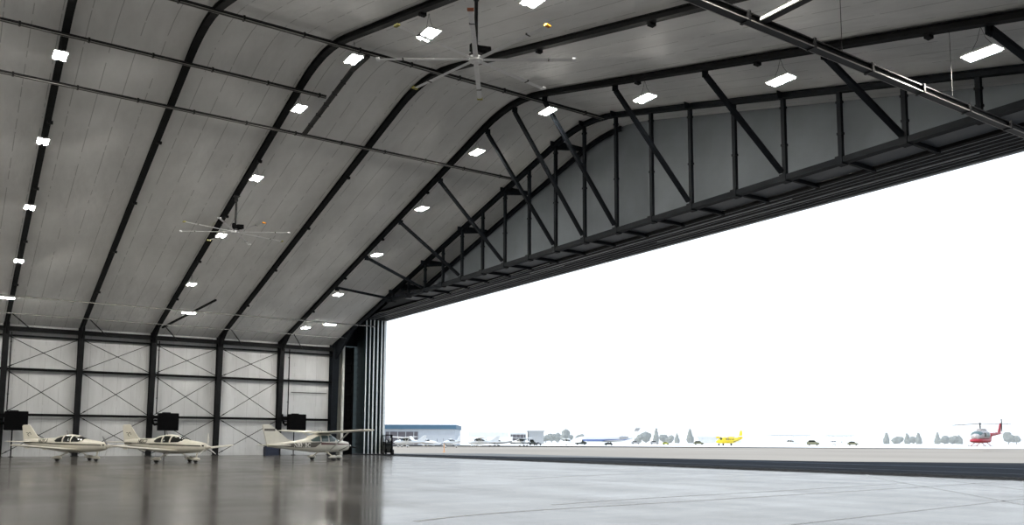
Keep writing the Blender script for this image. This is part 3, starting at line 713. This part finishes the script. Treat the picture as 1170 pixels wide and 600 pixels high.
# forklift beside the door leaves
g = g_at(442, 95); t = empty('forklift', (g[0], g[1], 0), heading(75), 'black forklift standing outside beside the parked door leaves', 'forklift')
b = MB(); b.box((-.3, 0, .62), (1.7, 1.05, .8)); b.box((-.85, 0, 1.1), (.7, 1.02, .7)); b.box((.3, 0, 1.1), (.3, .9, .5)); bmesh.ops.bevel(b.bm, geom=b.bm.edges[:], offset=.06, segments=1, affect='EDGES'); b.build('body', M['dark_vehicle'], t)
b = MB()
for s in (-1, 1): b.box((.75, s*.33, 1.15), (.14, .10, 2.2))
for z in (.3, 1.1, 2.2): b.box((.75, 0, z), (.1, .66, .1))
b.build('mast', M['black'], t)
for s in (-1, 1):
    b = MB(); b.box((1.35, s*.25, .12), (1.0, .12, .05)); b.box((.86, s*.25, .4), (.05, .12, .6)); b.build('fork', M['black'], t)
b = MB()
for x in (.35, -1.05):
    for s in (-1, 1): b.bar((x, s*.48, .95), (x-.08, s*.45, 2.15), .06)
b.box((-.4, 0, 2.17), (1.5, 1.0, .05)); b.build('overhead_guard', M['black'], t)
b = MB(); b.box((-.45, 0, 1.08), (.45, .5, .12)); b.box((-.7, 0, 1.4), (.12, .5, .55)); b.build('seat', M['black'], t)
b = MB(); b.ball((.1, -.2, 1.5), .16); b.ball((-.1, .3, 1.72), .17); b.build('white_work_light', M['white'], t)
for x, r in ((.45, .3), (-.95, .25)):
    for s in (-1, 1):
        b = MB(); b.tube([(x, s*.45, r), (x, s*.62, r)], r, 14); b.build('wheel', M['tyre'], t)
g = g_at(507, 118); b = MB(); b.tube([(0, 0, 0), (0, 0, .05), (0, 0, .06), (0, 0, 1.15)], [.2, .2, .05, .04], 10); o = b.build('marker_post', M['cone']); o.location = (g[0], g[1], 0)
tag(o, 'thin orange marker post on the taxiway outside', 'marker')

# light airplanes on the ramp
GP = 'white light airplanes parked on the far ramp'
for i, (x, D, tn, kind, lab) in enumerate([
    (460, 195, 150, 'h', 'white high-wing airplane outside, nearest the forklift'),
    (488, 225, 20, 'l', 'white low-wing airplane in front of the blue-roofed hangar, beside its open bay'),
    (513, 190, 120, 'l', 'white low-wing airplane in front of the right end of the blue-roofed hangar'),
    (545, 215, 160, 'h', 'white high-wing airplane just right of the blue-roofed hangar'),
    (566, 235, 200, 'l', 'white low-wing airplane left of the grey sheds'),
    (598, 250, 30, 'h', 'white high-wing airplane in front of the white and grey sheds'),
    (647, 300, 190, 'h', 'small white airplane alone on the ramp left of the long jet'),
    (905, 330, 170, 'h', 'white high-wing airplane before the left shelter roof'),
    (958, 330, 15, 'l', 'white low-wing airplane before the right shelter roof')]):
    g = g_at(x, D); f = high_wing if kind == 'h' else low_wing
    f((g[0], g[1], 0), heading(tn, x), lab, paint='white', glass='glass', detail=False, group=GP)

# yellow twin-engine high-wing
def twin(loc, rz):
    t = empty('twin_engine_airplane', loc, rz, 'bright yellow twin-engine high-wing airplane on the ramp', 'airplane'); P = M['yellow']
    st = [(7.0, .15, 1.2, 1.5, 2), (6.2, .6, .95, 2.0, 2), (5.0, .8, .85, 2.5, 2.4), (4.2, .85, .85, 3.0, 2.6), (3.2, .85, .85, 3.05, 2.8), (-2.5, .85, .85, 3.05, 2.8), (-5, .55, 1.5, 3.0, 2.2), (-8.2, .15, 2.4, 2.95, 2)]
    fuselage(st, P, t, step=.4)
    for k in range(5): patch(st, [(2.2-k*1.0, 2.1), (2.2-k*1.0, 2.6), (1.7-k*1.0, 2.6), (1.7-k*1.0, 2.1)], M['glass'], t, 'side_window', nx=3, nz=2)
    crown_patch(st, 5.2, 4.3, 25, 155, M['glass'], t, 'windscreen')
    patch(st, [(-7.8, 2.55), (-7.8, 2.62), (-2, 1.5), (-2, 1.2)], M['maroon'], t, 'stripe', nx=8, nz=2)
    for s in (1, -1):
        wing(M['white'], t, (2.0, .4, 3.2, 2.0), (1.8, 9.9, 3.6, 1.8), side=s)
        b = MB(); b.loft([[Vector((x, s*2.9+r*math.cos(a*math.pi/5), 3.1+r*math.sin(a*math.pi/5))) for a in range(10)] for x, r in ((3.4, .2), (3.1, .38), (1.8, .42), (.2, .25))]); b.build('engine_nacelle', P, t, True)
        propeller(t, 3.4, 3.1, 1.3, 3, 30*s, M['fingrey'], M['fingrey'], y=s*2.9)
        b = MB(); b.bar((1.2, s*.9, 1.1), (1.3, s*3.6, 3.2), .2, .08); b.build('wing_strut', P, t)
        wing(P, t, (-6.6, .1, 2.9, 1.5), (-6.9, 3.1, 2.95, 1.2), 'tailplane', .1, s)
        wheel(t, .6, s*1.85, .45, .3, None, (.7, s*.7, 1.1), P)
    wheel(t, 5.4, 0, .4, .3, None, (5.4, 0, 1.0), P)
    fin(P, t, [(-5.6, 2.9), (-6.6, 3.6), (-7.3, 5.7), (-8.4, 5.75), (-8.7, 2.6)], .2)
    return t
g = g_at(835, 318); twin((g[0], g[1], 0), heading(128, 835))

# jet with dark blue belly
def jet(loc, rz):
    t = empty('jet_airliner', loc, rz, 'long white jet with blue belly and grey tail tip on the ramp', 'airplane')
    st = [(15, .12, 1.9, 2.2, 2), (14, .75, 1.3, 2.9, 2), (12, 1.15, 1.1, 3.5, 2), (9, 1.35, 1.05, 3.75, 2), (-7, 1.35, 1.05, 3.75, 2), (-11, .8, 1.8, 3.7, 2), (-15, .2, 2.8, 3.4, 2)]
    fuselage(st, M['white'], t, step=.8)
    st2 = [(x, hw+.03, zb-.03, zb+(zt-zb)*.55, p) for x, hw, zb, zt, p in st[1:-1]]
    patch(st, [(13.6, 1.9), (11, 2.3), (-9, 2.35), (-14, 3.1), (-9, 1.9), (0, 1.15), (9, 1.15)], M['blue'], t, 'belly_stripe', nx=24, nz=3, off=.03)
    patch(st, [(12.5, 2.75), (12.5, 2.95), (-9, 2.95), (-9, 2.75)], M['fingrey'], t, 'window_line', nx=24, nz=1, off=.03)
    for s in (1, -1):
        wing(M['fingrey'], t, (1.5, 1.0, 1.4, 4.8), (-4.5, 11.0, 2.1, 1.4), side=s, thick=.11)
        b = MB(); b.loft([[Vector((x, s*2.3+r*math.cos(a*math.pi/6), 3.2+r*math.sin(a*math.pi/6))) for a in range(12)] for x, r in ((-6.2, .5), (-6.8, .68), (-9, .66), (-10.4, .4))]); b.build('engine', M['fingrey'], t, True)
        b = MB(); b.box((-8, s*1.5, 3.15), (2, .8, .15)); b.build('engine_pylon', M['white'], t)
        wing(M['white'], t, (-14.2, .1, 7.4, 2.2), (-16, 4.0, 7.4, 1.1), 'tailplane', .09, s)
        wheel(t, -2.0, s*1.9, .5, .5, None, (-2, s*1.2, 1.3), M['fingrey'])
    wheel(t, 11, 0, .35, .4, None, (11, 0, 1.4), M['fingrey'])
    fn = fin(M['white'], t, [(-9.8, 3.5), (-12.5, 4.2), (-14.4, 6.4), (-16.3, 6.4), (-14.9, 3.2)], .3)
    b = MB(); b.prism([(-14.3, 6.3), (-15.1, 7.9), (-17.4, 7.9), (-16.4, 6.3)], 1, -.17, .17); b.build('grey_fin_tip', M['fingrey'], fn)
    return t
g = g_at(693, 395); jet((g[0], g[1], 0), heading(163, 693))

# red helicopter
def heli(loc, rz):
    t = empty('helicopter', loc, rz, 'red and grey helicopter with dark rotor on the ramp at right', 'helicopter')
    st = [(3.6, .15, 1.0, 1.3, 2), (3.1, .75, .8, 2.0, 2), (2.2, 1.15, .7, 2.6, 2.2), (.8, 1.3, .65, 2.8, 2.4), (-1.6, 1.25, .7, 2.8, 2.4), (-3.0, .8, 1.2, 2.7, 2.2), (-4.0, .5, 1.6, 2.5, 2)]
    fuselage([(x, hw, zb, zb+(zt-zb)*.44, 2.6) for x, hw, zb, zt, p in st], M['red'], t, 'lower_body', .25)
    fuselage([(x*.86-.1, hw*.94, zb+(zt-zb)*.28, zt+.25, 2.2) for x, hw, zb, zt, p in st[1:-1]], M['heli_grey'], t, 'cabin', .25)
    cs = [(x*.86-.1, hw*.94, zb+(zt-zb)*.28, zt+.25, 2.2) for x, hw, zb, zt, p in st[1:-1]]
    crown_patch(cs, 2.3, 1.3, 20, 160, M['glass_grey'], t, 'windscreen')
    patch(cs, [(1.2, 1.9), (1.1, 2.6), (.3, 2.65), (.3, 1.9)], M['glass'], t, 'side_window'); patch(cs, [(.1, 1.9), (.1, 2.65), (-1.2, 2.6), (-1.2, 1.9)], M['glass_grey'], t, 'side_window')
    b = MB(); b.box((-.6, 0, 3.1), (2.6, 1.0, .6)); bmesh.ops.bevel(b.bm, geom=b.bm.edges[:], offset=.15, segments=2, affect='EDGES'); b.build('engine_cowl', M['heli_grey'], t)
    b = MB(); b.loft([[Vector((x, r*math.cos(a*math.pi/5), z+r*math.sin(a*math.pi/5))) for a in range(10)] for x, z, r in ((-2.6, 2.1, .55), (-5, 2.3, .36), (-9.2, 2.6, .2))]); b.build('tail_boom', M['red'], t, True)
    fin(M['red'], t, [(-8.3, 2.7), (-9.6, 4.6), (-10.3, 4.6), (-9.5, 2.4)], .18)
    for s in (1, -1): wing(M['red'], t, (-6.6, .2, 2.45, .7), (-6.7, 1.4, 2.45, .6), 'stabiliser', .12, s)
    b = MB(); b.tube([(0, 0, 3.3), (0, 0, 4.35)], .11, 10); b.ball((0, 0, 4.35), .28, 1, (1, 1, .6)); b.build('rotor_mast', M['rail'], t)
    for s in (1, -1):
        a = R(62); d = Vector((math.cos(a), math.sin(a), 0))*s
        b = MB(); b.bar(Vector((0, 0, 4.35))+d*.2, Vector((0, 0, 4.15))+d*7.2, .52, .07); b.build('rotor_blade', M['rail'], t)
    b = MB(); b.bar((-9.9, .2, 3.0), (-9.9, .2, 5.4), .16, .05); b.build('tail_rotor', M['rail'], t)
    for s in (1, -1):
        b = MB(); b.tube([(2.6, s*1.35, .30), (2.2, s*1.35, .08), (-2.2, s*1.35, .08)], .07, 8); b.build('skid', M['fingrey'], t)
        for x in (1.3, -1.2):
            b = MB(); b.tube([(x, s*.5, .85), (x, s*1.35, .08)], .06, 8); b.build('skid_strut', M['red'], t)
    return t
g = g_at(1127, 161); heli((g[0], g[1], .8), heading(111, 1119))

# buildings
def shed(x0, x1, D, h, dep, wm, roof, fascia, label, name='hangar_building', bay=None, gable=False):
    p, q = Vector(g_at(x0, D)), Vector(g_at(x1, D)); L = (q-p).length
    t = empty(name, (p.x, p.y, 0), -YAW, label, 'building')
    b = MB(); b.box((L/2, dep/2, (h-fascia)/2), (L, dep, h-fascia)); b.build('wall', wm, t)
    b = MB()
    if gable: b.prism([(-.3, h-fascia), (L/2, h), (L+.3, h-fascia)], 1, -.4, dep+.3)
    else: b.box((L/2, dep/2, h-fascia/2), (L+.8, dep+.8, fascia))
    b.build('roof', roof, t)
    if bay:
        b = MB(); b.box((L*(bay[0]+bay[1])/2, -.05, bay[2]/2), (L*(bay[1]-bay[0]), .25, bay[2])); b.build('bay_shade_panel', M['shade'], t)  # solid panel coloured as the shade inside the open bay
        b = MB()
        for k in range(4): b.box((L*(bay[0]+(bay[1]-bay[0])*(k+.5)/4), -.2, bay[2]/2), (.25, .1, bay[2]))
        b.build('bay_posts', M['shedgrey'], t)
    return t
shed(405, 519.5, 300, 7.1, 30, M['shedwall'], M['roofblue'], 1.5, 'long pale hangar with blue roof band beside the parked door leaves', bay=(.30, .625, 4.6))
shed(583, 602, 420, 6.8, 20, M['shedwhite'], M['white'], 1.4, 'white low shed with a dark front, left of the grey shed', bay=(.05, .95, 4.6))
shed(604.5, 622, 420, 6.6, 20, M['shedgrey'], M['shedgrey'], .5, 'flat grey shed right of the white shed')
shed(535, 581, 480, 6.6, 16, M['shedwhite'], M['shedwhite'], .8, 'long pale shed behind the parked white airplanes')
shed(800, 850, 760, 6.0, 18, M['shedwhite'], M['shedwhite'], .8, 'far white building behind the yellow airplane')
def shelter(x0, x1, D, h, label):
    p, q = Vector(g_at(x0, D)), Vector(g_at(x1, D)); L = (q-p).length
    t = empty('open_shelter', (p.x, p.y, 0), -YAW, label, 'shelter')
    b = MB(); b.box((L/2, 5, h), (L, 12, .28)); b.build('roof', M['shedgrey'], t)
    for k in range(6):
        b = MB(); b.box((L*(k+.5)/6, .2, h/2), (.18, .18, h)); b.build('post', M['shedwhite'], t)
shelter(884, 930, 420, 4.6, 'long thin-roofed open shelter on the ramp, left one')
shelter(949, 980, 420, 4.6, 'thin-roofed open shelter on the ramp, right one')

# ramp vehicles
def car(x, D, m, label, L=4.4, h=1.6, tn=0, name='car'):
    g = g_at(x, D); t = empty(name, (g[0], g[1], 0), heading(tn, x), label, 'vehicle')
    prof = [(-L/2, .35), (-L/2, h*.62), (-L*.42, h*.66), (-L*.30, h), (L*.12, h), (L*.26, h*.62), (L*.48, h*.52), (L/2, .35)]
    b = MB(); b.prism(prof, 1, -.85, .85); bmesh.ops.bevel(b.bm, geom=b.bm.edges[:], offset=.06, segments=1, affect='EDGES'); b.build('body', m, t)
    b = MB(); b.prism([(-L*.36, h*.66), (-L*.28, h*.94), (L*.10, h*.94), (L*.21, h*.66)], 1, -.87, .87); b.build('side_windows', M['glass'], t)
    for s in (-1, 1):
        for xx in (-L*.3, L*.3):
            b = MB(); b.tube([(xx, s*.68, .33), (xx, s*.9, .33)], .33, 12); b.build('wheel', M['tyre'], t)
car(665, 330, M['dark_vehicle'], 'dark ramp vehicle in front of the jet nose', 4.6, 2.1, name='tug')
car(609, 290, M['dark_vehicle'], 'small black tug below the grey shed', 2.4, 2.0, name='tug')
car(616, 292, M['fingrey'], 'small grey cart just right of the black tug', 2.2, 1.1, name='cart')
car(697, 300, M['dark_vehicle'], 'low dark vehicle under the jet belly', 3.2, 1.0, name='tug')
car(763, 360, M['lime'], 'yellow-green tug right of the jet tail', 2.8, 1.2, name='tug')
car(801, 380, M['olivecar'], 'dark car left of the yellow airplane', 4.6, 1.7)
car(933, 350, M['olivecar'], 'olive dark car between the two shelters', 5.0, 2.2)
car(979, 370, M['olivecar'], 'olive car at the right shelter', 4.4, 1.7)
car(750, 420, M['fingrey'], 'grey car before the tall pointed tree', 4.4, 1.7)
car(728, 420, M['fingrey'], 'grey car before the round bushy tree', 4.4, 1.6)

# trees far beyond the ramp
def tree(x, D, h, w, kind, label):
    g = g_at(x, D); t = empty('conifer_tree' if kind == 'c' else 'round_tree', (g[0], g[1], 0), 0, label, 'tree', 'trees on the horizon')
    b = MB(); b.tube([(0, 0, 0), (0, 0, h*.5)], [.35, .2], 8); b.build('trunk', M['bark'], t)
    b = MB()
    if kind == 'c':
        for k in range(6):
            f = k/6; b.ball((rnd.uniform(-.3, .3), rnd.uniform(-.3, .3), h*(.2+.72*f)), w/2*(1.05-f*.85), 2, (1, 1, 1.25), .3)
    else:
        for k in range(7):
            a = rnd.uniform(0, 6.28); r = rnd.uniform(0, w*.32)
            b.ball((r*math.cos(a), r*math.sin(a), h*rnd.uniform(.30, .74)), w*rnd.uniform(.2, .33), 2, (1, 1, .9), .3)
    b.build('crown', M['leaf'], t)
TL = [(624, 6, 7, 'r', 'small round tree leftmost in the cluster right of the grey shed'), (631, 7.5, 9, 'r', 'round tree in the cluster right of the grey shed, second from left'), (638, 9, 10, 'r', 'round tree in the middle of the cluster right of the grey shed'),
      (648, 12, 11, 'r', 'tallest round tree of the cluster right of the grey shed'), (664, 8, 8, 'r', 'lone round tree above the dark ramp vehicle'), (740, 11, 12, 'r', 'dark round bushy tree right of the jet tail'),
      (732, 7, 8, 'r', 'low tree between the jet tail and the bushy tree'), (752, 14, 5, 'c', 'tall pointed conifer right of the bushy tree'), (760, 7, 9, 'r', 'low round tree right of the tall pointed conifer'), (768, 6, 8, 'r', 'small round tree above the yellow-green tug'),
      (776, 9, 4, 'c', 'slim small conifer between two tall conifers'), (791, 13.5, 6, 'c', 'broad conifer left of the yellow airplane'), (1018, 10, 5, 'c', 'slim conifer in the gap right of the shelters'), (1030, 6, 10, 'r', 'low round tree beside the slim conifer right of the shelters'),
      (1042, 10, 5, 'c', 'first of two slim conifers in the middle of the right horizon'), (1055, 10, 5, 'c', 'second of two slim conifers in the middle of the right horizon'), (1049, 6, 9, 'r', 'low tree between the two slim conifers'), (1077, 11, 5, 'c', 'slim conifer left of the helicopter'),
      (1085, 6.5, 9, 'r', 'low round tree left of the helicopter nose, left one'), (1094, 7.5, 10, 'r', 'low round tree left of the helicopter nose, right one'), (1102, 8, 6, 'c', 'small conifer beside the helicopter nose'), (1159, 11, 10, 'r', 'round tree right of the helicopter tail'), (1168, 7, 8, 'r', 'low tree at the right edge of the photo')]
for x, h, w, k, lab in TL: tree(x, 700 + 26*((TL.index((x, h, w, k, lab)) % 3)-1), h, w, k, lab)

# ------------------------------------------------------------------ light
sd = bpy.data.lights.new('sun', 'SUN'); sd.energy = 4.0; sd.angle = R(.8); sd.color = (1, .965, .90)
so = bpy.data.objects.new('sun', sd); col.objects.link(so)
so.rotation_euler = Vector((1, -.45, -.95)).to_track_quat('-Z', 'Y').to_euler()
W = bpy.data.worlds.new('world'); bpy.context.scene.world = W; W.use_nodes = True; nt = W.node_tree
bg = nt.nodes['Background']; tc = nt.nodes.new('ShaderNodeTexCoord'); sp = nt.nodes.new('ShaderNodeSeparateXYZ')
nt.links.new(tc.outputs['Generated'], sp.inputs[0]); rp = nt.nodes.new('ShaderNodeValToRGB'); nt.links.new(sp.outputs['Z'], rp.inputs['Fac'])
rp.color_ramp.elements[0].position = 0; rp.color_ramp.elements[0].color = (1.42, 1.52, 1.61, 1)
rp.color_ramp.elements[1].position = 1; rp.color_ramp.elements[1].color = (.6, 1.0, 1.7, 1)
e = rp.color_ramp.elements.new(.42); e.color = (1.2, 1.3, 1.38, 1)
nt.links.new(rp.outputs[0], bg.inputs['Color']); bg.inputs['Strength'].default_value = 1.0
vs = bpy.context.scene.view_settings; vs.view_transform = 'Standard'; vs.look = 'None'; vs.exposure = 0; vs.gamma = 1; vs.use_curve_mapping = False

# thin tyre marks curving over the polished floor, worn dull
tm = mat('scuffed_concrete', (.14, .138, .135), .30, 0, .1, 1)
def mark(pts, w, label):
    P = []
    for a, b_, c, d in zip([pts[0]]+pts[:-2], pts[:-1], pts[1:], pts[2:]+[pts[-1]]):
        for i in range(8):
            f = i/8; P.append(tuple(.5*(2*b_[k]+(c[k]-a[k])*f+(2*a[k]-5*b_[k]+4*c[k]-d[k])*f*f+(3*b_[k]-a[k]-3*c[k]+d[k])*f**3) for k in (0, 1)))
    P.append(pts[-1]); rings = []
    for i, p in enumerate(P):
        q = Vector(P[min(i+1, len(P)-1)])-Vector(P[max(i-1, 0)]); n = Vector((-q.y, q.x)).normalized()*w/2
        rings.append([Vector((p[0]+n.x, p[1]+n.y, .0005)), Vector((p[0]-n.x, p[1]-n.y, .0005)), Vector((p[0]-n.x, p[1]-n.y, .003)), Vector((p[0]+n.x, p[1]+n.y, .003))])
    b = MB(); b.loft(rings); tag(b.build('tyre_mark', tm), label, 'tyre mark', 'tyre marks on the floor')

mark([(8, 15.5), (10.95, 16.38), (19.41, 16.9), (34.24, 17.93), (39, 18.6)], .16, 'long thin tyre mark running to the right end of the threshold')
mark([(13, 17.6), (16.5, 18.19), (24, 18.7), (32.06, 19.57)], .12, 'faint tyre mark just beyond the long one')
mark([(39, 26), (34.8, 22.48), (27.87, 15.33), (23.69, 11.18)], .14, 'thin tyre mark slanting down to the right edge of the photo')
mark([(39.1, 23.6), (37.66, 21.9), (31.05, 14.62), (28, 11.5)], .12, 'second slanting tyre mark closest to the right edge of the photo')
mark([(8, 10.5), (13.89, 11.0), (26.25, 12.38), (30, 12.9)], .10, 'near tyre mark at the bottom right of the photo')
mark([(20, 29.5), (23.31, 30.94), (30, 32.4), (38, 33.5)], .14, 'distant faint tyre mark in the middle of the bright floor')
# dusty air over the far airfield
hz = bpy.data.materials.new('dusty_haze'); hz.use_nodes = True; nt = hz.node_tree; nt.nodes.remove(nt.nodes['Principled BSDF'])
v = nt.nodes.new('ShaderNodeVolumeScatter'); v.inputs['Color'].default_value = (1, 1, 1, 1); v.inputs['Density'].default_value = .0026; v.inputs['Anisotropy'].default_value = .2
nt.links.new(v.outputs[0], nt.nodes['Material Output'].inputs['Volume'])
b = MB(); b.prism([g_at(300, 505), g_at(1400, 505), g_at(1400, 660), g_at(300, 660)], 2, .1, 40)
tag(b.build('haze', hz), 'pale dusty haze over the far airfield', 'haze', kind='stuff')
